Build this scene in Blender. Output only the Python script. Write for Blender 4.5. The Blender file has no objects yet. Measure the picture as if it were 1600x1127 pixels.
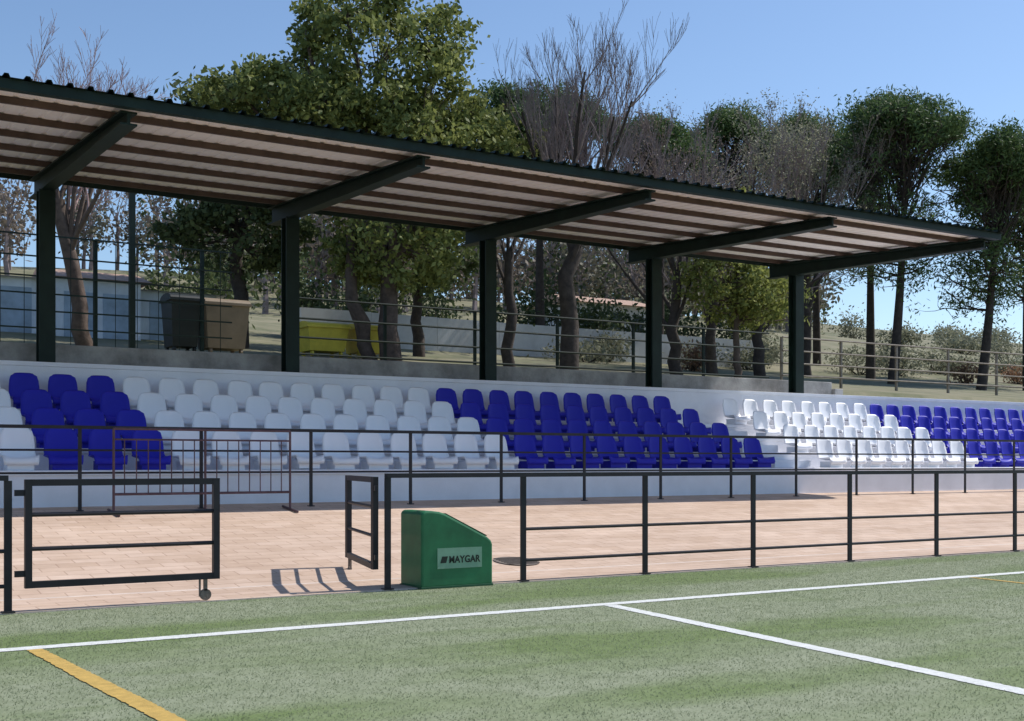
import bpy, math, random
import numpy as np
from mathutils import Vector, Matrix
C=bpy.context; D=bpy.data
rng=np.random.default_rng(7); random.seed(7)
scene=C.scene
# ------------------------------------------------------------ materials
def mat(name,col,rough=0.7,var=0.15,scale=4.0,metal=0.0,bump=0.0,bscale=60.0,col2=None,spec=0.4,sc=(1,1,1)):
    m=D.materials.new(name); m.use_nodes=True; nt=m.node_tree; N=nt.nodes; L=nt.links
    b=N["Principled BSDF"]; b.inputs["Roughness"].default_value=rough; b.inputs["Metallic"].default_value=metal
    b.inputs["Specular IOR Level"].default_value=spec
    tc=N.new("ShaderNodeTexCoord"); mp=N.new("ShaderNodeMapping"); mp.inputs["Scale"].default_value=sc
    n=N.new("ShaderNodeTexNoise"); n.inputs["Scale"].default_value=scale; n.inputs["Detail"].default_value=6
    n.inputs["Roughness"].default_value=0.65
    L.new(tc.outputs["Object"],mp.inputs[0]); L.new(mp.outputs[0],n.inputs["Vector"])
    r=N.new("ShaderNodeValToRGB"); r.color_ramp.elements[0].position=0.3; r.color_ramp.elements[1].position=0.7
    a=[max(0,c*(1-var)) for c in col]; c2=col2 if col2 else [min(1,c*(1+var)) for c in col]
    r.color_ramp.elements[0].color=(*a,1); r.color_ramp.elements[1].color=(*c2,1)
    L.new(n.outputs["Fac"],r.inputs["Fac"]); L.new(r.outputs["Color"],b.inputs["Base Color"])
    if bump>0:
        n2=N.new("ShaderNodeTexNoise"); n2.inputs["Scale"].default_value=bscale; n2.inputs["Detail"].default_value=4
        L.new(tc.outputs["Object"],n2.inputs["Vector"])
        bp=N.new("ShaderNodeBump"); bp.inputs["Strength"].default_value=bump; bp.inputs["Distance"].default_value=0.02
        L.new(n2.outputs["Fac"],bp.inputs["Height"]); L.new(bp.outputs["Normal"],b.inputs["Normal"])
    return m
def leafmat(name,dark,light,trans=0.25):
    m=D.materials.new(name); m.use_nodes=True; nt=m.node_tree; N=nt.nodes; L=nt.links
    b=N["Principled BSDF"]; b.inputs["Roughness"].default_value=0.6; b.inputs["Specular IOR Level"].default_value=0.2
    g=N.new("ShaderNodeNewGeometry"); tc=N.new("ShaderNodeTexCoord")
    n=N.new("ShaderNodeTexNoise"); n.inputs["Scale"].default_value=0.9; n.inputs["Detail"].default_value=3
    L.new(tc.outputs["Object"],n.inputs["Vector"])
    ma=N.new("ShaderNodeMath"); ma.operation='MULTIPLY_ADD'; ma.inputs[1].default_value=0.45
    L.new(g.outputs["Random Per Island"],ma.inputs[0])
    mb=N.new("ShaderNodeMath"); mb.operation='MULTIPLY'; mb.inputs[1].default_value=0.6
    L.new(n.outputs["Fac"],mb.inputs[0]); L.new(mb.outputs[0],ma.inputs[2])
    r=N.new("ShaderNodeValToRGB"); r.color_ramp.elements[0].position=0.2; r.color_ramp.elements[1].position=0.85
    r.color_ramp.elements[0].color=(*dark,1); r.color_ramp.elements[1].color=(*light,1)
    L.new(ma.outputs[0],r.inputs["Fac"]); L.new(r.outputs["Color"],b.inputs["Base Color"])
    t=N.new("ShaderNodeBsdfTranslucent"); L.new(r.outputs["Color"],t.inputs["Color"])
    mx=N.new("ShaderNodeMixShader"); mx.inputs[0].default_value=trans
    L.new(b.outputs[0],mx.inputs[1]); L.new(t.outputs[0],mx.inputs[2])
    L.new(mx.outputs[0],N["Material Output"].inputs["Surface"])
    return m

M_green=mat("dark_green_paint",(0.008,0.020,0.016),0.55,0.3,3,spec=0.25)
M_purlin=mat("brown_steel",(0.085,0.058,0.048),0.6,0.25,3,spec=0.2)
M_under=mat("cream_panel",(0.84,0.79,0.72),0.7,0.05,1.0)
M_rail=mat("dark_rail_paint",(0.020,0.019,0.023),0.5,0.3,6,spec=0.3)
M_white=mat("white_painted_concrete",(0.81,0.82,0.87),0.8,0.07,1.5,bump=0.2)
M_conc=mat("grey_concrete",(0.30,0.29,0.275),0.9,0.45,1.6,bump=0.4,bscale=20)
M_seatW=mat("white_seat_plastic",(0.85,0.86,0.90),0.4,0.04,1.0,spec=0.4)
M_seatB=mat("blue_seat_plastic",(0.024,0.024,0.40),0.5,0.15,0.8,spec=0.2)
M_bark=mat("bark",(0.11,0.08,0.065),0.95,0.4,6,bump=0.6,bscale=12)
M_barkd=mat("dark_bark",(0.06,0.047,0.04),0.95,0.4,6,bump=0.6,bscale=12)
M_twig=mat("twig_bark",(0.27,0.215,0.21),0.95,0.3,3)
M_twigp=mat("pink_twig_bark",(0.40,0.28,0.27),0.95,0.3,3)
M_boxg=mat("green_fibreglass",(0.020,0.15,0.06),0.45,0.28,3)
M_boxd=mat("green_fibreglass_trim",(0.014,0.09,0.04),0.5,0.2,5)
M_label=mat("label_green",(0.20,0.36,0.25),0.5,0.1,8)
M_black=mat("black_print",(0.012,0.02,0.014),0.6,0.1,8)
M_line=mat("white_turf_line",(0.72,0.73,0.70),0.9,0.14,18,bump=0.5,bscale=300)
M_yel=mat("yellow_turf_line",(0.56,0.37,0.10),0.9,0.2,14,bump=0.5,bscale=300)
M_binb=mat("brown_bin_plastic",(0.24,0.18,0.12),0.6,0.15,3)
M_bind=mat("dark_bin_plastic",(0.02,0.025,0.025),0.5,0.2,3)
M_biny=mat("yellow_bin_plastic",(0.68,0.54,0.06),0.5,0.15,3)
M_wall=mat("far_white_wall",(0.58,0.58,0.58),0.9,0.2,0.8)
M_shed=mat("shed_panel",(0.68,0.73,0.78),0.6,0.2,1.2)
M_shedb=mat("shed_blue_door",(0.34,0.43,0.52),0.5,0.3,1.5)
M_tile=mat("clay_roof_tile",(0.42,0.28,0.21),0.9,0.35,8)
M_glass=mat("window_glass",(0.03,0.04,0.05),0.15,0.2,2)
M_iron=mat("cast_iron",(0.16,0.13,0.11),0.7,0.3,20,bump=0.4)
M_kerb=mat("concrete_kerb",(0.62,0.52,0.45),0.9,0.2,4,bump=0.3)
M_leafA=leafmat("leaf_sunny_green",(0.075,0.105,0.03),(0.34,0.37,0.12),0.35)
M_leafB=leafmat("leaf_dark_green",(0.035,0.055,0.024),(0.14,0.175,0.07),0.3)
M_leafY=leafmat("leaf_yellow_green",(0.11,0.14,0.04),(0.36,0.38,0.11),0.4)
M_pine=leafmat("pine_needles",(0.035,0.07,0.025),(0.15,0.22,0.08),0.3)
M_dist=leafmat("distant_foliage",(0.08,0.08,0.06),(0.22,0.20,0.14),0.2)
M_hedge=leafmat("hedge_leaf",(0.12,0.13,0.09),(0.34,0.34,0.23),0.35)
M_red=leafmat("red_leaf",(0.16,0.10,0.07),(0.38,0.22,0.13),0.3)
M_dry=leafmat("dry_leaf",(0.12,0.095,0.08),(0.28,0.23,0.18),0.25)

# ------------------------------------------------------------ mesh builder
class MB:
    def __init__(s): s.v=[];s.f=[];s.m=[]
    def add(s,v,f,mi=0):
        o=len(s.v); s.v+= [tuple(p) for p in v]; s.f+=[tuple(i+o for i in q) for q in f]; s.m+=[mi]*len(f)
    def box(s,x0,x1,y0,y1,z0,z1,mi=0):
        v=[(x0,y0,z0),(x1,y0,z0),(x1,y1,z0),(x0,y1,z0),(x0,y0,z1),(x1,y0,z1),(x1,y1,z1),(x0,y1,z1)]
        s.add(v,[(3,2,1,0),(4,5,6,7),(0,1,5,4),(1,2,6,5),(2,3,7,6),(3,0,4,7)],mi)
    def bar(s,p,q,w,h=None,mi=0,sides=4):
        p=Vector(p);q=Vector(q);d=(q-p).normalized(); up=Vector((0,0,1))
        if abs(d.z)>0.9: up=Vector((0,1,0))
        a=d.cross(up).normalized(); b=a.cross(d).normalized(); h=h or w
        v=[];n=sides
        for e in (p,q):
            if n==4:
                for sx,sy in ((-1,-1),(1,-1),(1,1),(-1,1)): v.append(e+a*sx*w/2+b*sy*h/2)
            else:
                for i in range(n):
                    t=2*math.pi*i/n; v.append(e+a*math.cos(t)*w/2+b*math.sin(t)*h/2)
        f=[tuple((i,(i+1)%n,(i+1)%n+n,i+n)) for i in range(n)]+[tuple(range(n-1,-1,-1)),tuple(range(n,2*n))]
        s.add(v,f,mi)
    def tube(s,pts,rad,sides=6,mi=0):
        pts=np.asarray(pts,float); n=len(pts); o=len(s.v)
        t=np.gradient(pts,axis=0); t/=np.linalg.norm(t,axis=1)[:,None]+1e-9
        ref=np.array([0.3,0.9,0.1]) if abs(t[0][2])>0.6 else np.array([0,0,1.0])
        a=np.cross(t,ref); a/=np.linalg.norm(a,axis=1)[:,None]+1e-9; b=np.cross(t,a)
        ang=np.arange(sides)*2*math.pi/sides
        R=np.asarray(rad)[:,None,None]
        V=pts[:,None,:]+R*(np.cos(ang)[None,:,None]*a[:,None,:]+np.sin(ang)[None,:,None]*b[:,None,:])
        s.v+=[tuple(x) for x in V.reshape(-1,3)]
        for i in range(n-1):
            for j in range(sides):
                k=(j+1)%sides
                s.f.append((o+i*sides+j,o+i*sides+k,o+(i+1)*sides+k,o+(i+1)*sides+j)); s.m.append(mi)
    def obj(s,name,mats,parent=None,bevel=0,smooth=False):
        me=D.meshes.new(name); me.from_pydata(s.v,[],s.f)
        for m in (mats if isinstance(mats,list) else [mats]): me.materials.append(m)
        me.polygons.foreach_set("material_index",s.m)
        if smooth: me.polygons.foreach_set("use_smooth",[True]*len(s.f))
        me.update(); o=D.objects.new(name,me); C.collection.objects.link(o)
        if parent: o.parent=parent
        if bevel:
            b=o.modifiers.new("bevel",'BEVEL'); b.width=bevel; b.segments=2; b.limit_method='ANGLE'
        return o
def empty(name,loc=(0,0,0)):
    o=D.objects.new(name,None); o.location=loc; C.collection.objects.link(o); o.empty_display_size=0.3; return o
def quadmesh(name,V,mats,parent=None,midx=None,k=4):
    n=len(V)//k; me=D.meshes.new(name)
    me.vertices.add(len(V)); me.vertices.foreach_set("co",np.asarray(V,np.float32).ravel())
    me.loops.add(len(V)); me.loops.foreach_set("vertex_index",np.arange(len(V),dtype=np.int32))
    me.polygons.add(n); me.polygons.foreach_set("loop_start",np.arange(0,len(V),k,dtype=np.int32))
    me.polygons.foreach_set("loop_total",np.full(n,k,np.int32))
    for m in (mats if isinstance(mats,list) else [mats]): me.materials.append(m)
    if midx is not None: me.polygons.foreach_set("material_index",np.asarray(midx,np.int32))
    me.update(calc_edges=True)
    o=D.objects.new(name,me); C.collection.objects.link(o)
    if parent: o.parent=parent
    return o
# ------------------------------------------------------------ terrain
ZY=[-900,19.8,22.1,24,30,36,60,100,140,300,1500]; ZZ=[-.03,-.03,3.05,3.3,4.0,4.95,9.5,16.4,19,20,22]
def zt(x,y):
    z=np.interp(y,ZY,ZZ)
    if y>30: z+=min(1,(y-30)/40)*(0.5*math.sin(x*0.09+y*0.05)+0.4*math.sin(x*0.031-1))
    return float(z)
ys=[-900,-300,-100,-40,0,19.8,20.5,21.3,22.1,23,24,26,28,30,33,36,40,45,50,55,60,70,80,90,100,110,120,140,180,240,300,500,900,1500]
xs=[-1200,-600,-300,-150,-100]+list(range(-80,200,5))+[220,260,320,420,600,900,1400]
v=[(x,y,zt(x,y)) for y in ys for x in xs]; nx=len(xs)
f=[(j*nx+i,j*nx+i+1,(j+1)*nx+i+1,(j+1)*nx+i) for j in range(len(ys)-1) for i in range(nx-1)]
M_ground=mat("rough_ground",(0.14,0.16,0.07),0.95,0.3,0.5,col2=(0.27,0.24,0.16),bump=0.6,bscale=6)
g=MB(); g.add(v,f); g.obj("ground",M_ground,smooth=True)
# turf
def turfmat():
    m=D.materials.new("artificial_turf"); m.use_nodes=True; nt=m.node_tree; N=nt.nodes; L=nt.links
    b=N["Principled BSDF"]; b.inputs["Roughness"].default_value=0.9; b.inputs["Specular IOR Level"].default_value=0.2
    tc=N.new("ShaderNodeTexCoord")
    def noise(scale,sc=(1,1,1),det=5,rot=.25):
        mp=N.new("ShaderNodeMapping"); mp.inputs["Scale"].default_value=sc; mp.inputs["Rotation"].default_value=(0,0,rot)
        n=N.new("ShaderNodeTexNoise"); n.inputs["Scale"].default_value=scale; n.inputs["Detail"].default_value=det
        L.new(tc.outputs["Object"],mp.inputs[0]); L.new(mp.outputs[0],n.inputs["Vector"]); return n
    def ramp(src,p0,c0,p1,c1):
        r=N.new("ShaderNodeValToRGB"); r.color_ramp.elements[0].position=p0; r.color_ramp.elements[1].position=p1
        r.color_ramp.elements[0].color=(*c0,1); r.color_ramp.elements[1].color=(*c1,1); L.new(src.outputs["Fac"],r.inputs["Fac"]); return r
    def mul(a_,b_):
        mx=N.new("ShaderNodeMixRGB"); mx.blend_type='MULTIPLY'; mx.inputs[0].default_value=1
        L.new(a_.outputs[0],mx.inputs[1]); L.new(b_.outputs[0],mx.inputs[2]); return mx
    r1=ramp(noise(0.55,(0.4,1.5,1),6),.38,(0.155,0.205,0.085),.54,(0.25,0.275,0.19))
    c=noise(60,(1,1,1),5); r2=ramp(c,.3,(.80,.82,.76),.7,(1.17,1.15,1.15))
    r3=ramp(noise(5,(1,1,1),5),.3,(.84,.87,.80),.7,(1.10,1.09,1.10))
    L.new(mul(mul(r1,r2),r3).outputs[0],b.inputs["Base Color"])
    bp=N.new("ShaderNodeBump"); bp.inputs["Strength"].default_value=0.35; bp.inputs["Distance"].default_value=0.012
    L.new(c.outputs["Fac"],bp.inputs["Height"]); L.new(bp.outputs[0],b.inputs["Normal"])
    return m
M_turf=turfmat()
g=MB(); g.add([(-70,-70,0),(90,-70,0),(90,10.5,0),(-70,10.5,0)],[(0,1,2,3)]); pitch=g.obj("football_pitch_turf",M_turf)
def strip(mb,p,q,w,z):
    p=np.array(p,float);q=np.array(q,float);L_=np.linalg.norm(q-p);d=(q-p)/L_;nn=np.array([-d[1],d[0]])
    n=int(L_/.03); t=np.linspace(0,L_,n); V=[]
    for s in (-1,1):
        e=w/2+rng.normal(0,.0035,n)+np.interp(t,np.arange(0,L_+1,.7),rng.normal(0,.004,len(np.arange(0,L_+1,.7))))
        P=p+d*t[:,None]+nn*(s*e)[:,None]; V+= [(a,b,z) for a,b in P]
    mb.add(V,[(i,i+1,i+1+n,i+n) for i in range(n-1)])
g=MB(); strip(g,(-10,8.5),(40,8.5),0.15,0.004); g.obj("touchline_marking",M_line)
g=MB(); strip(g,(6.24,8.42),(4.6,-6.5),0.13,0.004); g.obj("pitch_line_marking",M_line)
g=MB(); strip(g,(1.55,8.42),(2.15,-4),0.11,0.005); g.obj("yellow_line_marking",M_yel)
g=MB(); strip(g,(11.0,8.42),(9.6,-4),0.06,0.005); g.obj("yellow_line_marking",M_yel)
# turf blades: short fine fibres
n=260000
bx=rng.uniform(-1.5,15,n); by=10.5-rng.power(1.0,n)*7.0
def far(px,py,qx,qy,w):
    d=np.array([qx-px,qy-py]);L_=np.hypot(*d);d/=L_
    return np.abs((bx-px)*-d[1]+(by-py)*d[0])>w/2+0.002
keep=far(-60,8.5,80,8.5,.15)&(far(6.24,8.42,4.6,-6.5,.13)|(by>8.5))&(far(1.55,8.42,2.15,-4,.11)|(by>8.5))&(far(11,8.42,9.6,-4,.06)|(by>8.5))
bx=bx[keep];by=by[keep];n=len(bx)
th=rng.uniform(0,math.pi,n);h=rng.uniform(.005,.013,n);w=.0028
V=np.zeros((n,3,3)); dx=np.cos(th)*w;dy=np.sin(th)*w
V[:,0]=np.c_[bx-dx,by-dy,np.zeros(n)];V[:,1]=np.c_[bx+dx,by+dy,np.zeros(n)]
V[:,2]=np.c_[bx+rng.normal(0,.008,n),by+rng.normal(0,.008,n),h]
M_blade=leafmat("turf_blade",(0.19,0.23,0.12),(0.31,0.34,0.23),0.5)
quadmesh("turf_blades",V.reshape(-1,3),M_blade,parent=pitch,k=3)

# paving
def pavemat():
    m=D.materials.new("terracotta_paving"); m.use_nodes=True; nt=m.node_tree; N=nt.nodes; L=nt.links
    b=N["Principled BSDF"]; b.inputs["Roughness"].default_value=0.85; b.inputs["Specular IOR Level"].default_value=0.25
    tc=N.new("ShaderNodeTexCoord"); br=N.new("ShaderNodeTexBrick"); br.inputs["Scale"].default_value=1.0
    br.inputs["Brick Width"].default_value=0.40; br.inputs["Row Height"].default_value=0.20; br.inputs["Mortar Size"].default_value=0.007
    br.inputs["Color1"].default_value=(0.57,0.425,0.32,1); br.inputs["Color2"].default_value=(0.64,0.495,0.39,1); br.inputs["Mortar"].default_value=(0.45,0.32,0.24,1)
    L.new(tc.outputs["Object"],br.inputs["Vector"])
    out=br
    for scl,sc,p0,p1,c0,c1 in ((0.7,(0.5,1.8,1),.3,.7,(.78,.75,.73),(1.10,1.11,1.13)),(3.0,(1,1,1),.35,.7,(.90,.88,.87),(1.06,1.06,1.07))):
        n=N.new("ShaderNodeTexNoise"); n.inputs["Scale"].default_value=scl; n.inputs["Detail"].default_value=8; n.inputs["Roughness"].default_value=0.7
        mp=N.new("ShaderNodeMapping"); mp.inputs["Scale"].default_value=sc; L.new(tc.outputs["Object"],mp.inputs[0]); L.new(mp.outputs[0],n.inputs["Vector"])
        r=N.new("ShaderNodeValToRGB"); r.color_ramp.elements[0].position=p0; r.color_ramp.elements[1].position=p1
        r.color_ramp.elements[0].color=(*c0,1); r.color_ramp.elements[1].color=(*c1,1)
        L.new(n.outputs["Fac"],r.inputs["Fac"]); mx=N.new("ShaderNodeMixRGB"); mx.blend_type='MULTIPLY'; mx.inputs[0].default_value=1
        L.new(out.outputs["Color"],mx.inputs[1]); L.new(r.outputs[0],mx.inputs[2]); out=mx
    L.new(out.outputs[0],b.inputs["Base Color"])
    bp=N.new("ShaderNodeBump"); bp.inputs["Strength"].default_value=0.3; bp.inputs["Distance"].default_value=0.01; bp.invert=True
    L.new(br.outputs["Fac"],bp.inputs["Height"]); L.new(bp.outputs[0],b.inputs["Normal"])
    return m
M_pave=pavemat()
prof=[(10.5,-.03),(10.5,.012),(11.36,.02),(11.44,.02),(16.7,.60),(17.3,.62)]
def zp(y): return float(np.interp(y,[10.5,11.4,16.7,17.3],[.012,.02,.60,.62]))
g=MB()
X0,X1=-45,70
for i in range(len(prof)-1):
    (a,za),(b,zb)=prof[i],prof[i+1]
    g.add([(X0,a,za),(X1,a,za),(X1,b,zb),(X0,b,zb)],[(0,1,2,3)],1 if i in(0,2) else 0)
g.obj("paved_promenade",[M_pave,M_kerb])
# manhole
g=MB(); cx,cy=7.5,11.95; n=24
for r0,z in ((.27,.006),):
    ring=[(cx+r0*math.cos(2*math.pi*i/n),cy+r0*math.sin(2*math.pi*i/n),zp(cy+r0*math.sin(2*math.pi*i/n))+z) for i in range(n)]
    g.add(ring,[tuple(range(n))])
for k in range(-3,4):
    g.bar((cx-.2,cy+k*.06,zp(cy+k*.06)+.010),(cx+.2,cy+k*.06,zp(cy+k*.06)+.010),.02,.008)
g.obj("manhole_cover",M_iron)

# ------------------------------------------------------------ grandstand
GS=empty("grandstand")
steps=[1.12,1.43,1.75,2.06]; YB=[17.8+.933*k for k in range(4)]
g=MB(); XL,XR=-14,31.6
yf=[17.3]+[YB[k]-.55 for k in range(1,4)]+[20.95]
for k in range(4):
    g.box(XL,XR,yf[k],yf[k+1]-.001,0,steps[k])
    g.box(XL,XR,yf[k]-.025,yf[k]-.002,steps[k]-.07,steps[k]-.003)
for a0 in (17.3,1.55):
    for k in range(1,4):
        zb=steps[k-1]
        g.box(a0,a0+1.0,yf[k]-.33,yf[k]-.03,zb+.001,(zb+steps[k])/2)
g.obj("terrace_steps",M_white,GS,bevel=.008)
g=MB(); g.box(XL,XR,20.951,21.995,0,2.87); g.box(XL,XR,20.93,20.949,2.80,2.872); g.obj("back_wall",M_white,GS,bevel=.006)
g=MB(); g.box(XL,23.3,22.0,22.22,1.5,3.27); g.box(23.301,23.6,21.9,22.3,1.5,3.1); g.obj("rear_parapet",M_conc,GS,bevel=.015)
PX=[-8.9,-4.55,-.2,4.15,8.5,12.8,17.13,21.54]
def rz(y): return 5.82+(y-16.1)*(6.14-5.82)/(22.4-16.1)   # beam top line
for i,x in enumerate(PX):
    g=MB(); w=.26;d=.26;t=.03;yc=21.5
    g.box(x-w/2,x+w/2,yc-d/2,yc-d/2+t,2.87,rz(yc)-.3); g.box(x-w/2,x+w/2,yc+d/2-t,yc+d/2,2.87,rz(yc)-.3)
    g.box(x-.014,x+.014,yc-d/2+t,yc+d/2-t,2.87,rz(yc)-.3)
    g.box(x-.2,x+.2,yc-.2,yc+.2,2.871,2.895)
    g.obj("column_%d"%i,M_green,GS)
    g=MB()
    def prism(y0,y1,b0,b1,t0,t1,hw):
        v=[(x-hw,y0,b0),(x+hw,y0,b0),(x+hw,y1,b1),(x-hw,y1,b1),(x-hw,y0,t0),(x+hw,y0,t0),(x+hw,y1,t1),(x-hw,y1,t1)]
        g.add(v,[(3,2,1,0),(4,5,6,7),(0,1,5,4),(1,2,6,5),(2,3,7,6),(3,0,4,7)])
    y0,y1=16.15,21.37; B=lambda y: rz(y)-(.18+(min(y,21.4)-16.1)/5.3*.16)
    prism(y0,22.4,B(y0),B(21.4)-.0+.06,B(y0)+.025,B(21.4)+.085,.11)
    prism(y0,22.4,rz(y0)-.025,rz(22.4)-.025,rz(y0),rz(22.4),.11)
    prism(y0+.002,22.398,B(y0)+.026,B(21.4)+.086,rz(y0)-.026,rz(22.4)-.026,.02)
    g.obj("roof_beam_%d"%i,M_green,GS)
RX0,RX1=-9.6,21.78
g=MB()
PY=[16.75,17.8,18.85,19.9,20.95,21.95]
for y in PY:
    z=rz(y)+.002
    g.box(RX0,RX1-.02,y-.03,y+.03,z,z+.088)
g.obj("purlins",M_purlin,GS)
g=MB(); z=rz(16.0)
g.box(RX0,RX1,15.93,15.96,z+.0,z+.125); g.box(RX0,RX1,15.961,16.06,z+.0,z+.02)
g.box(RX0,RX1,22.45,22.48,rz(22.4)-.0,rz(22.4)+.16)
v=[(RX1,15.96,z+.0),(RX1+.02,15.96,z+.0),(RX1+.02,22.45,rz(22.4)+.0),(RX1,22.45,rz(22.4)),(RX1,15.96,z+.14),(RX1+.02,15.96,z+.14),(RX1+.02,22.45,rz(22.4)+.16),(RX1,22.45,rz(22.4)+.16)]
g.add(v,[(3,2,1,0),(4,5,6,7),(0,1,5,4),(1,2,6,5),(2,3,7,6),(3,0,4,7)])
g.obj("roof_fascia",M_green,GS)
def ribbed(name,off,hgt,m,y0,y1):
    px=[];x=RX0;per=.25
    while x<RX1-.01:
        for dx_,dz in ((0,0),(.16,0),(.18,hgt),(.23,hgt)):
            if x+dx_<RX1: px.append((x+dx_,dz))
        x+=per
    px.append((RX1,0)); g=MB(); v=[(a,y0,rz(y0)+off+b) for a,b in px]+[(a,y1,rz(y1)+off+b) for a,b in px]; n=len(px)
    g.add(v,[(i,i+1,i+1+n,i+n) for i in range(n-1)]); return g.obj(name,m,GS)
ribbed("roof_soffit_sheet",.093,.012,M_under,16.0,22.44)
o=ribbed("roof_top_sheet",.132,.045,M_green,15.86,22.5)
# seats
def seatmesh(name,m):
    prof=[(-.44,.075),(-.45,.12),(-.42,.155),(-.34,.150),(-.22,.145),(-.12,.15),(-.07,.18),(-.045,.26),(-.02,.38),(.0,.50),(.012,.575),(.018,.59),(.03,.575)]
    nw=9; v=[];f=[]
    for i,(y,z) in enumerate(prof):
        if i<=5: hw=.215+.01*min(i,3)
        else: hw=[.235,.235,.23,.222,.20,.18,.175][i-6]
        for j in range(nw):
            s=(j/(nw-1))*2-1
            lift=.045*abs(s)**3
            yy=y-(lift*1.0 if i>=6 else 0); zz=z+(lift if i<7 and i>1 else 0)
            if i>=9: zz-= .03*abs(s)**4
            v.append((s*hw,yy,zz))
    for i in range(len(prof)-1):
        for j in range(nw-1): f.append((i*nw+j,i*nw+j+1,(i+1)*nw+j+1,(i+1)*nw+j))
    me=D.meshes.new(name); me.from_pydata(v,[],f); me.materials.append(m)
    me.polygons.foreach_set("use_smooth",[True]*len(f)); me.update()
    o=D.objects.new("t",me); C.collection.objects.link(o)
    s=o.modifiers.new("s",'SOLIDIFY'); s.thickness=.012; s.offset=1
    dg=C.evaluated_depsgraph_get(); me2=D.meshes.new_from_object(o.evaluated_get(dg)); D.objects.remove(o)
    import bmesh
    bm=bmesh.new(); bm.from_mesh(me2)
    def bx(x0,x1,y0,y1,z0,z1):
        vs=[bm.verts.new(p) for p in [(x0,y0,z0),(x1,y0,z0),(x1,y1,z0),(x0,y1,z0),(x0,y0,z1),(x1,y0,z1),(x1,y1,z1),(x0,y1,z1)]]
        for q in [(3,2,1,0),(4,5,6,7),(0,1,5,4),(1,2,6,5),(2,3,7,6),(3,0,4,7)]: bm.faces.new([vs[i] for i in q])
    bx(-.17,.17,-.40,-.10,0,.125)
    bm.to_mesh(me2); bm.free(); me2.name=name; return me2
sW=seatmesh("white_seat",M_seatW); sB=seatmesh("blue_seat",M_seatB)
def block(kind,xsl):
    e=empty("%s_stadium_seats"%kind); me=sW if kind=="white" else sB; c=0
    for k in range(4):
        for x in xsl:
            o=D.objects.new("seat_%d"%c,me); o.location=(x+rng.normal(0,.006),YB[k]+rng.normal(0,.008),steps[k]+.001)
            o.rotation_euler=(rng.normal(0,.015),0,rng.normal(0,.025)); C.collection.objects.link(o); o.parent=e; c+=1
col=lambda a,b:[3.64+.589*k for k in range(a,b+1)]
block("white",col(-1,-1)); block("white",col(-16,-5)); block("blue",col(0,2)); block("white",col(3,12)); block("blue",col(13,22))
block("white",[18.57+.59*j for j in range(8)]); block("blue",[18.57+.59*j for j in range(8,22)])

# ------------------------------------------------------------ railings
def railing(name,xsl,y,zb,zr,pw=.05,toponly=None,m=M_rail,rr=.034):
    g=MB(); top=zr[0]
    for x in xsl:
        g.box(x-pw/2,x+pw/2,y-.012,y+.012,zb,zb+top-.03)
        g.box(x-pw/2-.02,x+pw/2+.02,y-.04,y+.04,zb,zb+.012)
    for a,b in zip(xsl[:-1],xsl[1:]):
        for i,h in enumerate(zr):
            if i and toponly and abs(a-toponly)<.01: continue
            if i==0: g.box(a-(.02 if a==xsl[0] else 0),b,y-.03,y+.03,zb+h-.03,zb+h+.014)
            else: g.bar((a+pw/2,y,zb+h),(b-pw/2,y,zb+h),.03,rr,sides=8)
    return g.obj(name,m)
railing("pitch_perimeter_fence",[5.15,6.69,8.27,9.86,11.46,13.07,14.69,16.3,17.9,19.5,21.1,22.7,24.3,25.9,27.5,29.1,30.7],10.53,.01,[1.10,.535,.215],toponly=5.15,pw=.06)
railing("pitch_perimeter_fence",[-14.3,-12.7,-11.1,-9.5,-7.9,-6.3,-4.7,-3.1,-1.5,.1,1.74],10.53,.01,[1.10,.50,.215],pw=.06)
def gate(name,p,d,L):
    e=empty(name,(*p,0)); g=MB(); d=Vector((d[0],d[1],0)).normalized()
    P=lambda s,z: Vector((0,0,z))+d*s
    for s in (.025,L-.025): g.bar(P(s,.20),P(s,1.09),.055,.055)
    g.bar(P(.053,1.063),P(L-.053,1.063),.05,.054); g.bar(P(.053,.227),P(L-.053,.227),.05,.054)
    for z in (.52,.80): g.bar(P(.053,z),P(L-.053,z),.034,.036,sides=8)
    g.obj("frame",M_rail,e)
    g=MB()
    g.bar(P(-.08,.32),P(.0,.32),.03,.05); g.bar(P(-.08,.98),P(.0,.98),.03,.05)
    g.obj("hinges",M_rail,e)
    g=MB(); g.bar(P(L-.12,.20),P(L-.12,.10),.03,.03); c=P(L-.12,.065)
    nrm=Vector((-d.y,d.x,0)); g.bar(c-nrm*.015,c+nrm*.015,.10,.10,sides=16)
    g.bar(P(L-.17,.05),P(L-.17,.2),.015,.015)
    g.obj("wheel_caster",M_iron,e); return e
gate("metal_gate",(1.87,10.53),(1,0),1.62)
gate("metal_gate",(5.05,10.60),(math.sin(math.radians(15)),math.cos(math.radians(15))),1.6)
rx=[.38+1.625*k for k in range(-8,20)]
railing("stand_front_railing",rx,16.6,.59,[1.11,.80,.50],pw=.045,rr=.028)
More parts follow.
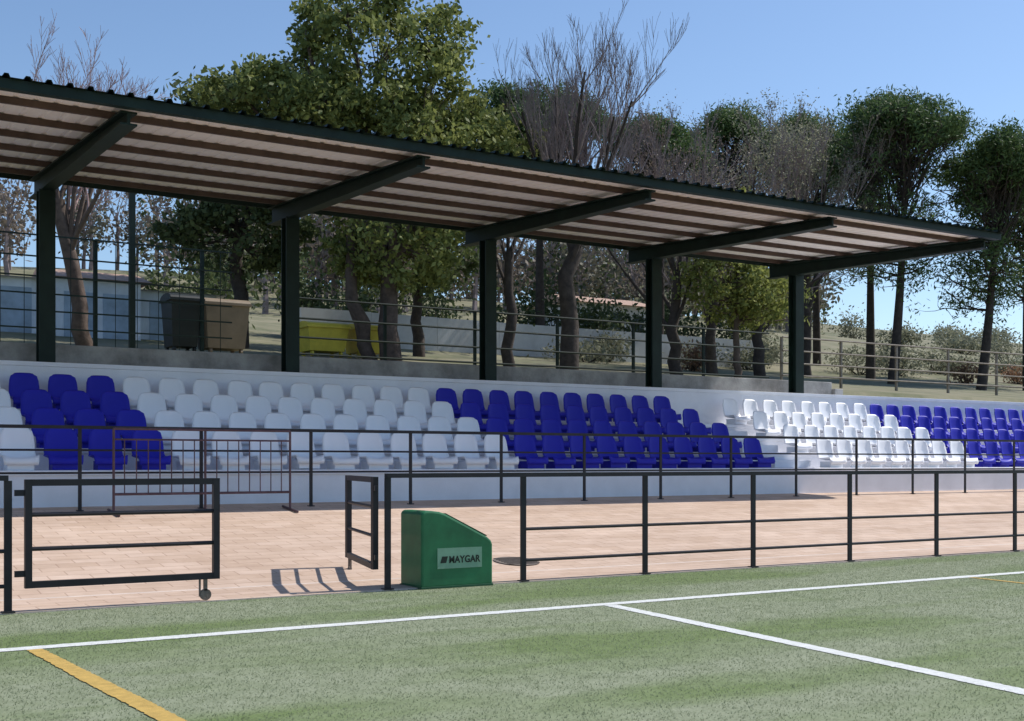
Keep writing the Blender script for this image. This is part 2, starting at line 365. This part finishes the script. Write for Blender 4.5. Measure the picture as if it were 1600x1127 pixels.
# crowd barrier
g=MB(); x0,x1,y,zb=3.98,6.42,16.25,zp(16.25)
R=.035
for x in (x0,x1,(x0+x1)/2): g.bar((x,y,zb+.02),(x,y,zb+1.12),R,R,sides=8)
g.bar((x0,y,zb+1.12),(x1,y,zb+1.12),R,R,sides=8); g.bar((x0,y,zb+.26),(x1,y,zb+.26),R,R,sides=8); g.bar((x0,y,zb+.98),(x1,y,zb+.98),.025,.025,sides=8)
k=x0+.14
while k<x1-.08: g.bar((k,y,zb+.26),(k,y,zb+.98),.016,.016,sides=6); k+=.155
for x in (x0,x1): g.bar((x,y-.28,zp(y-.28)+.02),(x,y+.28,zp(y+.28)+.02),R,R,sides=8)
M_bar=mat("rusty_barrier_paint",(0.09,0.05,0.06),0.6,0.4,10)
g.obj("crowd_control_barrier",M_bar)
# rear railings
def rear(name,xa,xb,y,z0,hs,sp,m,pw=.06):
    g=MB(); x=xa
    while x<=xb+.01:
        g.bar((x,y,z0-.4),(x,y,z0+hs[0]),pw,pw); x+=sp
    for h in hs: g.bar((xa,y-.045,z0+h),(xb,y-.045,z0+h),.045,.045,sides=8)
    return g.obj(name,m)
M_railo=mat("sunlit_rail",(0.24,0.20,0.16),0.6,0.4,4)  # sunlight on the right-hand rear rails painted in as a lighter beige
rear("rear_railing",9.4,23.0,24,3.25,[1.42,1.0,.6,.25],2.27,M_green)
rear("rear_railing",23.5,54,24,3.25,[1.36,1.0,.66,.33],2.27,M_railo)
# tall mesh fence at left
g=MB(); y=26.0
x=-12
while x<9:
    g.bar((x,y,3.2),(x,y,5.85),.07,.07); x+=2.25
for z in (5.83,5.4,5.0,4.65,4.3,3.95,3.6): g.bar((-12,y-.05,z),(8.9,y-.05,z),.03,.03)
x=-11.6
while x<8.9: g.bar((x,y-.02,3.4),(x,y-.02,5.83),.012,.012); x+=.45
g.bar((6.85,26.4,3.4),(6.85,26.4,7.2),.12,.12)
g.obj("green_mesh_fence",M_green)
# ------------------------------------------------------------ green box
BX=empty("green_equipment_box",(5.46,10.42,.012))
pf=[(0,0),(.80,0),(.80,.40),(.785,.44),(.74,.475),(.26,.715),(.20,.735),(.12,.745),(.04,.745),(.01,.735),(0,.71)]
dpt=.46; g=MB(); n=len(pf)
v=[(a,0,b) for a,b in pf]+[(a,dpt,b) for a,b in pf]
g.add(v,[tuple(range(n)),tuple(range(2*n-1,n-1,-1))]+[((i+1)%n,i,i+n,(i+1)%n+n) for i in range(n)])
g.obj("body",M_boxg,BX,bevel=.02)
g=MB(); g.box(-.004,.804,-.004,dpt+.004,-.01,.012); g.obj("base_flange",M_boxd,BX,bevel=.003)
g=MB()
s1=Vector((.28,0,.705));s2=Vector((.75,0,.475)); nn=Vector((.44,0,.9)).normalized()*.006
v=[s1+nn+Vector((0,.04,0)),s2+nn+Vector((0,.04,0)),s2+nn+Vector((0,dpt-.04,0)),s1+nn+Vector((0,dpt-.04,0))]
v+=[p+nn*1.5 for p in v]; g.add(v,[(3,2,1,0),(4,5,6,7),(0,1,5,4),(1,2,6,5),(2,3,7,6),(3,0,4,7)]); g.obj("lid",M_boxd,BX)
g=MB(); g.box(.17,.67,-.006,-.001,.18,.38); g.obj("label_panel",M_label,BX)
g=MB(); g.add([(.20,-.008,.235),(.265,-.008,.235),(.285,-.008,.30),(.22,-.008,.30)],[(0,1,2,3)]); g.obj("label_mark",M_black,BX)
fc=D.curves.new("label_text",'FONT'); fc.body="MAYGAR"; fc.size=.105; fc.extrude=.001; fc.offset=.003; fc.space_character=1.05
fo=D.objects.new("label_text_tmp",fc); C.collection.objects.link(fo)
me=D.meshes.new_from_object(fo.evaluated_get(C.evaluated_depsgraph_get())); D.objects.remove(fo)
me.materials.clear(); me.materials.append(M_black); fo=D.objects.new("label_text",me); C.collection.objects.link(fo)
fo.rotation_euler=(math.pi/2,0,0); fo.location=(.295,-.0085,.235); fo.parent=BX
wd=max(v_.co.x for v_ in me.vertices); fo.scale=(.355/wd,.9,1)

# ------------------------------------------------------------ background items
def bin4(name,x,y,w,d,h,m,ml):
    z=zt(x,y); g=MB(); 
    v=[(x-w*.42,y-d*.4,z+.15),(x+w*.42,y-d*.4,z+.15),(x+w*.42,y+d*.4,z+.15),(x-w*.42,y+d*.4,z+.15),(x-w/2,y-d/2,z+h-.15),(x+w/2,y-d/2,z+h-.15),(x+w/2,y+d/2,z+h-.15),(x-w/2,y+d/2,z+h-.15)]
    g.add(v,[(3,2,1,0),(4,5,6,7),(0,1,5,4),(1,2,6,5),(2,3,7,6),(3,0,4,7)])
    g.box(x-w/2-.04,x+w/2+.04,y-d/2-.04,y+d/2+.04,z+h-.149,z+h-.09)
    nn=8
    vv=[]
    for i in range(nn+1):
        t=math.pi*i/nn; vv.append((-math.cos(t)*(d/2+.02),math.sin(t)*.12))
    a=[(x-w/2-.02,y+p,z+h-.088+q) for p,q in vv]+[(x+w/2+.02,y+p,z+h-.088+q) for p,q in vv]
    g.add(a,[tuple(range(nn,-1,-1)),tuple(range(nn+1,2*nn+2))]+[(i,i+1,i+nn+2,i+nn+1) for i in range(nn)],1)
    for sx in(-1,1):
        for sy in(-1,1):
            c=(x+sx*w*.35,y+sy*d*.32,z+.08); g.bar((c[0]-.025,c[1],c[2]),(c[0]+.025,c[1],c[2]),.16,.16,mi=1,sides=12)
    g.obj(name,[m,ml])
bin4("waste_container",8.95,26.8,1.0,.9,1.25,M_binb,M_binb)
bin4("waste_container",8.05,26.9,.65,.8,1.3,M_bind,M_bind)
bin4("recycling_container",12.75,30,1.15,.9,.9,M_biny,M_biny)
bin4("recycling_container",14.1,30.2,.95,.9,.9,M_biny,M_biny)
def house(name,x0,x1,y0,y1,h,rh,wm,wins,wmat,rm=M_tile):
    z=min(zt(x0,y0),zt(x1,y0),zt(x0,y1))-.1; e=empty(name,(x0,y0,z)); w=x1-x0;d=y1-y0
    g=MB(); g.box(0,w,0,d,0,h+.1); g.obj("walls",wm,e)
    g=MB(); v=[(-.25,-.25,h+.1),(w+.25,-.25,h+.1),(w+.25,d+.25,h+.1),(-.25,d+.25,h+.1),(-.25,d/2,h+rh),(w+.25,d/2,h+rh)]
    g.add(v,[(0,1,5,4),(2,3,4,5),(1,2,5),(3,0,4),(3,2,1,0)]); g.obj("roof",rm,e)
    g=MB()
    for a,b,c,d_ in wins: g.box(a,b,-.03,-.002,c,d_)
    g.obj("windows_and_doors",wmat,e)
    return e
M_corr=mat("shed_roof",(0.56,0.53,0.51),0.8,0.2,2)
house("changing_shed",-1.0,6.6,34,37,1.45,.35,M_shed,[(a,a+w_,.1,1.3) for a,w_ in ((.4,.9),(1.9,1.4),(3.9,.6),(5.0,.9),(6.4,.8))],M_shedb,M_corr)
house("tiled_shed",6.7,8.9,33.4,36,1.55,.5,M_shed,[(.2,.95,.1,1.3),(1.2,2.0,.1,1.3)],M_shedb)
house("changing_shed",9.0,11.2,34,36.5,1.35,.3,M_shed,[(.3,.9,.1,1.2),(1.1,1.9,.1,1.2)],M_shedb,M_corr)
house("white_house",33.3,38.3,48,52,1.9,.7,M_wall,[(.6,1.2,.7,1.5),(2.2,2.9,.1,1.6),(3.7,4.3,.7,1.5)],M_glass)
g=MB(); x=15.0
while x<33: 
    z=zt(x,37)-.2; g.box(x,x+2.49,37,37.2,z,z+1.35); x+=2.5
g.obj("boundary_wall",M_wall)

# ------------------------------------------------------------ trees
def rdir(n): 
    d=rng.normal(size=(n,3)); return d/np.linalg.norm(d,axis=1)[:,None]
def leaves(cent,L_,W_,updown=0):
    n=len(cent); a=rdir(n); b=rdir(n); b-= (b*a).sum(1)[:,None]*a; b/=np.linalg.norm(b,axis=1)[:,None]
    s=rng.uniform(.6,1.3,n)[:,None]
    V=np.zeros((n,4,3)); V[:,0]=cent-a*L_*s/2; V[:,1]=cent+b*W_*s/2; V[:,2]=cent+a*L_*s/2; V[:,3]=cent-b*W_*s/2
    return V.reshape(-1,3)
def curve(p,q,n=6,sag=.12):
    p=np.array(p,float);q=np.array(q,float);t=np.linspace(0,1,n)[:,None]
    L_=np.linalg.norm(q-p); off=rng.normal(0,1,3)*L_*sag*.6; off[2]+=-L_*sag
    pts=p+(q-p)*t+np.sin(t*math.pi)*off
    pts[1:-1]+=rng.normal(0,L_*.02,(n-2,3)); return pts
def leafy(name,x,y,trunk_h,blobs,nclump,perclump,lsize,m,bark,tr=.18,clr=.55,lean=(0,0),trunks=1,aspect=.55,flat=.75):
    z=zt(x,y)-.1; e=empty(name,(x,y,z)); g=MB()
    top=np.array([lean[0],lean[1],trunk_h])
    tp=curve((0,0,0),top,7,.02); g.tube(tp,np.linspace(tr*1.25,tr*.8,7),9)
    for k in range(1,trunks):
        a=rng.uniform(0,6.28); g.tube(curve((math.cos(a)*.5,math.sin(a)*.5,0),(math.cos(a)*1.1,math.sin(a)*1.1,trunk_h*1.2),7,.04),np.linspace(tr*.8,tr*.5,7),8)
    vol=np.array([b[3]*b[4]*b[5] for b in blobs])**.85; pr=vol/vol.sum(); cl=[]
    bi=rng.choice(len(blobs),nclump,p=pr)
    for i in bi:
        b=blobs[i]; d=rdir(1)[0]; r=rng.uniform(.35,1)**.5
        cl.append([b[0]+d[0]*b[3]*r,b[1]+d[1]*b[4]*r,b[2]+d[2]*b[5]*r])
    cl=np.array(cl)
    hubs=[]
    for b in blobs:
        c=np.array(b[:3]); pts=curve(top*.9,c,7,.05); g.tube(pts,np.linspace(tr*.6,tr*.16,7),6); hubs+=[(p_,tr*.3*(1-i/9)) for i,p_ in enumerate(pts)][1:]
    hp=np.array([h_[0] for h_ in hubs])
    for c in cl:
        dd=np.linalg.norm(hp-c,axis=1)+ (hp[:,2]>c[2])*.8
        i=int(np.argmin(dd)); g.tube(curve(hp[i],c,5,.05),np.linspace(max(.02,hubs[i][1]*.5),.008,5),4)
    g.obj("trunk_and_branches",bark,e,smooth=True)
    cen=[]
    for c in cl:
        k=int(perclump*rng.uniform(.4,1.5)); rr=clr*rng.uniform(.6,1.25)
        q=rng.normal(0,1,(k,3))*rr*.55*np.array([1,1,flat]); cen.append(c+q)
    cen=np.concatenate(cen)
    quadmesh("foliage",leaves(cen,lsize,lsize*aspect),m,parent=e)
    return e
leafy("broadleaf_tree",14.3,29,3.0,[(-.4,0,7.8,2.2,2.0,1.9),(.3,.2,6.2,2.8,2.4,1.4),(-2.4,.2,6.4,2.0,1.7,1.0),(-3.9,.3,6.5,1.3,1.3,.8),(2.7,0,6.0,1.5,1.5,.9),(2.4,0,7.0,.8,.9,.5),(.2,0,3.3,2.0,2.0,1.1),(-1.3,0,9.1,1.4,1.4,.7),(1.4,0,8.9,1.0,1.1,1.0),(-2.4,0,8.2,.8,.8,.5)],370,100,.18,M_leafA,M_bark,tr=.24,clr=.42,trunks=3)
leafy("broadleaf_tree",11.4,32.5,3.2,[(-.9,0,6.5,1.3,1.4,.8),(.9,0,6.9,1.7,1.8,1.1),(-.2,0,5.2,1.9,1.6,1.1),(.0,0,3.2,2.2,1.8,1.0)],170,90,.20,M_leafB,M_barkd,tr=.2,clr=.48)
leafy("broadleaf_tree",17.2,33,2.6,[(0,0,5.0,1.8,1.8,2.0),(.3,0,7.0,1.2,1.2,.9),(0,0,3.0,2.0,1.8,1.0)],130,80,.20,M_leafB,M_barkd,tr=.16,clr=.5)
leafy("broadleaf_tree",24.9,27.3,2.0,[(0,0,4.4,1.1,1.1,1.1),(-.3,0,3.0,1.5,1.4,1.1),(.9,0,2.5,1.4,1.3,.9),(.2,0,5.5,.6,.6,.7)],140,70,.15,M_leafY,M_bark,tr=.10,clr=.34)
def bare(name,x,y,trunk_h,height,spread,m,tm,tr=.16,up=.75,n1=9,n2=7,n3=6,lean=(0,0),twig=.011,foliage=None,limbs=6,start=.7,shoot=1.0):
    z=zt(x,y)-.1; e=empty(name,(x,y,z)); g=MB(); g2=MB(); tips=[]
    top=np.array([lean[0],lean[1],trunk_h]); tp=curve((0,0,0),top,7,.02); g.tube(tp,np.linspace(tr*1.3,tr*.85,7),9)
    H=height-trunk_h
    def grow(p,d,L_,r,lev):
        n=6 if lev<2 else 5; pts=[p]; dd=d.copy()
        for i in range(n-1):
            dd=dd+rng.normal(0,.09 if lev<2 else .05,3)+np.array([0,0,.07*up]); dd/=np.linalg.norm(dd); pts.append(pts[-1]+dd*L_/(n-1))
        pts=np.array(pts); (g if lev<1 else g2).tube(pts,np.linspace(r,max(r*.35,.004),n),6 if lev<2 else 3)
        if lev==3: tips.append(pts[-1]); return
        k=[n1,n2,n3][lev]
        for j in range(k):
            t=rng.uniform(.2,1.0); f_=t*(n-1); i=min(int(f_),n-2); q=pts[i]+(pts[i+1]-pts[i])*(f_-i)
            a=rdir(1)[0]; nd=dd*.9+a*.55*spread+np.array([0,0,.25*up*(lev>=1)+.1]); nd/=np.linalg.norm(nd)
            grow(q,nd,L_*rng.uniform(.38,.62)*(1.15-.45*t)*(shoot if lev>=1 else 1),max(r*(1-.6*t)*.5,twig),lev+1)
    for j in range(limbs):
        a=j*6.283/limbs+rng.uniform(-.4,.4); c_=rng.uniform(.15,.75)*spread; d=np.array([math.cos(a)*c_,math.sin(a)*c_,1.0]); d/=np.linalg.norm(d)
        grow(tp[rng.integers(int(start*6),7)],d,H*rng.uniform(.55,.75),tr*.42,0)
    g.obj("trunk_and_limbs",tm,e,smooth=True); g2.obj("twigs",m,e)
    if foliage:
        t_=np.array(tips); s=rng.choice(len(t_),min(len(t_),foliage[1])); c=np.repeat(t_[s],foliage[2],0)+rng.normal(0,.22,(len(s)*foliage[2],3))
        quadmesh("leaves",leaves(c,foliage[3],foliage[3]*.5),foliage[0],parent=e)
    return e
bare("bare_tree",6.2,27.6,3.3,8.3,1.25,M_twigp,M_bark,tr=.15,n1=6,n2=6,n3=7,twig=.0055,limbs=8,lean=(-.6,0))
bare("bare_tree",19.3,28,4.2,10.2,1.15,M_twig,M_barkd,tr=.22,up=1.4,n1=8,n2=6,n3=6,twig=.0045,limbs=9,shoot=1.2)
bare("bare_tree",18.3,29.5,3.4,6.3,.8,M_twig,M_barkd,tr=.14,up=.8,n1=5,n2=4,n3=4,twig=.007)
bare("bare_tree",23.7,28.6,3.0,8.8,1.2,M_twig,M_barkd,tr=.16,up=.7,n1=7,n2=6,n3=7,twig=.0055,foliage=(M_dry,800,4,.08),start=.5,limbs=8)
bare("bare_tree",27.2,31,3.0,9.8,1.0,M_twig,M_barkd,tr=.16,up=.7,n1=7,n2=6,n3=7,twig=.006,foliage=(M_dry,600,4,.08),start=.5)
bare("bare_tree",30.3,32,3.2,10.6,1.1,M_twig,M_barkd,tr=.17,up=.7,n1=7,n2=6,n3=7,twig=.007,foliage=(M_hedge,1200,6,.10),start=.5,limbs=8)
bare("bare_tree",33.6,33,3.6,11.0,1.0,M_twig,M_barkd,tr=.17,up=.7,n1=7,n2=6,n3=7,twig=.007,foliage=(M_hedge,1300,7,.10),start=.4,limbs=8)
bare("bare_tree",-1.5,33,3.0,7.5,.95,M_twigp,M_bark,tr=.15,n1=6,n2=5,n3=4,twig=.009)
bare("bare_tree",3.2,31.5,2.6,6.8,1.1,M_twig,M_barkd,tr=.13,n1=6,n2=6,n3=6,twig=.008)
def pine(name,x,y,h,r,crown0,tr=.17,lean=(0,0),nb=20,m=M_pine,dens=1.0):
    z=zt(x,y)-.1; e=empty(name,(x,y,z)); g=MB(); ct=h-.95*r
    top=np.array([lean[0],lean[1],ct+.25*r])
    n=10; t=np.linspace(0,1,n)[:,None]; tp=t*top+np.sin(t*math.pi*1.3)*np.array([.25,.1,0])*rng.uniform(-1,1); g.tube(tp,np.linspace(tr*1.2,tr*.28,n),8)
    cen=[]
    def tuft(c,rr,k): cen.append(c+rng.normal(0,1,(int(k*dens),3))*rr*np.array([.72,.72,.5]))
    # a few uneven sub-domes make the crown outline lumpy
    subs=[(np.array([top[0],top[1],ct+.1*r]),r*.68)]
    for i in range(5):
        a=i*1.257+rng.uniform(-.5,.5); subs.append((np.array([top[0]+math.cos(a)*r*.55,top[1]+math.sin(a)*r*.55,ct+rng.uniform(-.45,.25)*r]),r*rng.uniform(.35,.52)))
    for c0,rs in subs:
        for i in range(int(26*rs/1.2)):
            d=rdir(1)[0]; d[2]=abs(d[2])-.3; q=c0+d*rs*np.array([1,1,.95])*rng.uniform(.55,1.0)
            k=rng.integers(5,9); g.tube(curve(tp[k],q,6,.06),np.linspace(tr*.2,.010,6),4)
            for j in range(2): tuft(q+rng.normal(0,.22,3)*np.array([1,1,.6]),.32,70)
    for i in range(nb):
        f_=rng.uniform(crown0,.88); k=f_*(n-1); a=min(int(k),n-2); p=tp[a]+(tp[a+1]-tp[a])*(k-a)
        R_=r*rng.uniform(.5,1.1); an=rng.uniform(0,6.283)
        q=p+np.array([math.cos(an)*R_,math.sin(an)*R_,rng.uniform(.2,1.3)]); pts=curve(p,q,7,.08); g.tube(pts,np.linspace(tr*.24,.012,7),5)
        for j in range(10):
            b=pts[rng.integers(2,7)]; c=b+rng.normal(0,.55,3)*np.array([1,1,.6]); g.tube(curve(b,c,4,.05),np.linspace(.016,.005,4),3)
            if rng.random()<.55: tuft(c,.30,34)
    g.obj("trunk_and_branches",M_barkd,e,smooth=True)
    quadmesh("needle_foliage",leaves(np.concatenate(cen),.20,.055),m,parent=e); return e
pine("pine_tree",24.6,37.5,11.3,2.9,.5,dens=1.4)
pine("pine_tree",30.5,38,10.6,2.2,.5)
pine("pine_tree",36.4,40,12.1,2.5,.5,dens=1.2)
pine("pine_tree",41.4,40,12.7,3.0,.45,dens=1.2)
pine("pine_tree",38.2,34,10.9,1.8,.45,dens=.8)
pine("pine_tree",36.0,31,12.0,2.3,.36,lean=(.9,0),nb=34)
pine("pine_tree",39.4,29.7,10.8,2.4,.33,lean=(1.2,0),nb=38)
pine("pine_tree",43.8,30.8,11.1,2.5,.36,nb=30)
pine("pine_tree",48.5,33,12,2.7,.4)
# distant mass
cen=[];mi=[];g=MB()
for i in range(250):
    y=rng.uniform(56,108); q=rng.uniform(.33,1.02) if i<140 else rng.uniform(-.3,.5); x=q*y
    if 30<x<46 and y<62: continue
    if q<.34 and y<76: continue
    h=rng.uniform(3.5,7.0) if q>.34 else rng.uniform(4,9); r=rng.uniform(1.4,2.8); z=zt(x,y)
    g.tube(curve((x,y,z-.2),(x,y,z+h*.6),4,.02),np.linspace(.18,.09,4),5)
    for j in range(9):
        d=rdir(1)[0]; g.tube(curve((x,y,z+h*rng.uniform(.3,.6)),(x+d[0]*r,y+d[1]*r,z+h*rng.uniform(.7,1.1)),4,.04),np.linspace(.05,.015,4),3)
    k=330; d=rdir(k)*(rng.uniform(.2,1,k)**.5)[:,None]; c=np.array([x,y,z+h*.6])+d*np.array([r,r,h*.42])+rng.normal(0,.35,(k,3))
    cen.append(c); mi.append(np.full(k,rng.choice([1,1,2,3,3])))
cen=np.concatenate(cen);mi=np.concatenate(mi)
E=empty("distant_trees"); g.obj("trunks",M_twig,E)
quadmesh("foliage",leaves(cen,.45,.22),[M_barkd,M_dist,M_leafB,M_dry],parent=E,midx=mi)
def bushes(name,pts,m,ls=.16,k=900):
    cen=[];g=MB()
    for (x,y,r,h) in pts:
        z=zt(x,y); sub=9
        for j in range(sub):
            d=rdir(1)[0]; c=np.array([x,y,z+h*.5])+d*np.array([r*.7,r*.6,h*.32])
            cen.append(c+rng.normal(0,1,(k//sub,3))*np.array([r*.3,r*.3,h*.2])); g.tube(curve((x,y,z-.1),c,4,.05),np.linspace(.035,.01,4),4)
    e=empty(name); g.obj("stems",M_barkd,e); quadmesh("foliage",leaves(np.concatenate(cen),ls,ls*.5),m,parent=e); return e
bushes("olive_hedge",[(25+2.0*i+rng.uniform(-.8,.8),rng.uniform(33,39)+i*.25,rng.uniform(.8,1.5),rng.uniform(.6,1.5)) for i in range(20)],M_hedge)
bushes("red_shrub",[(28,33,.6,.9),(43.5,33.5,.7,.9),(49,35,.7,.9)],M_red,k=450)
bushes("olive_hedge",[(45+3.6*i,rng.uniform(50,75),rng.uniform(1.4,2.4),rng.uniform(1.0,2.2)) for i in range(22)],M_hedge,ls=.26)
bushes("dark_shrub",[(11.5+2.1*i,rng.uniform(38.5,42),rng.uniform(1.1,1.6),rng.uniform(1.8,3.0)) for i in range(13)],M_leafB,ls=.22)

# ------------------------------------------------------------ light, sky, camera
S=Vector((0.84,-0.06,1.0)).normalized()
el=math.asin(S.z); az=math.atan2(S.x,S.y)
sl=D.lights.new("sun",'SUN'); sl.energy=4.7; sl.angle=math.radians(.5); sl.color=(1,.955,.89)
so=D.objects.new("sun",sl); C.collection.objects.link(so); so.rotation_euler=S.to_track_quat('Z','Y').to_euler(); so.location=(20,0,30)
w=D.worlds.new("World"); scene.world=w; w.use_nodes=True; N=w.node_tree.nodes; L=w.node_tree.links
sky=N.new("ShaderNodeTexSky"); sky.sky_type='NISHITA'; sky.sun_disc=False; sky.sun_elevation=el; sky.sun_rotation=az
sky.air_density=1.0; sky.dust_density=0.4; sky.ozone_density=4.0
L.new(sky.outputs[0],N["Background"].inputs[0]); N["Background"].inputs[1].default_value=.15
cd=D.cameras.new("camera"); cam=D.objects.new("camera",cd); C.collection.objects.link(cam); scene.camera=cam
cd.sensor_width=36; cd.lens=1900/1600*36; cd.shift_y=.0994; cd.clip_end=4000; cd.clip_start=.05
cam.location=(0,0,1.23); cam.rotation_euler=(math.pi/2,0,-math.radians(31.9))
scene.view_settings.view_transform='Standard'; scene.view_settings.look='None'; scene.view_settings.exposure=0
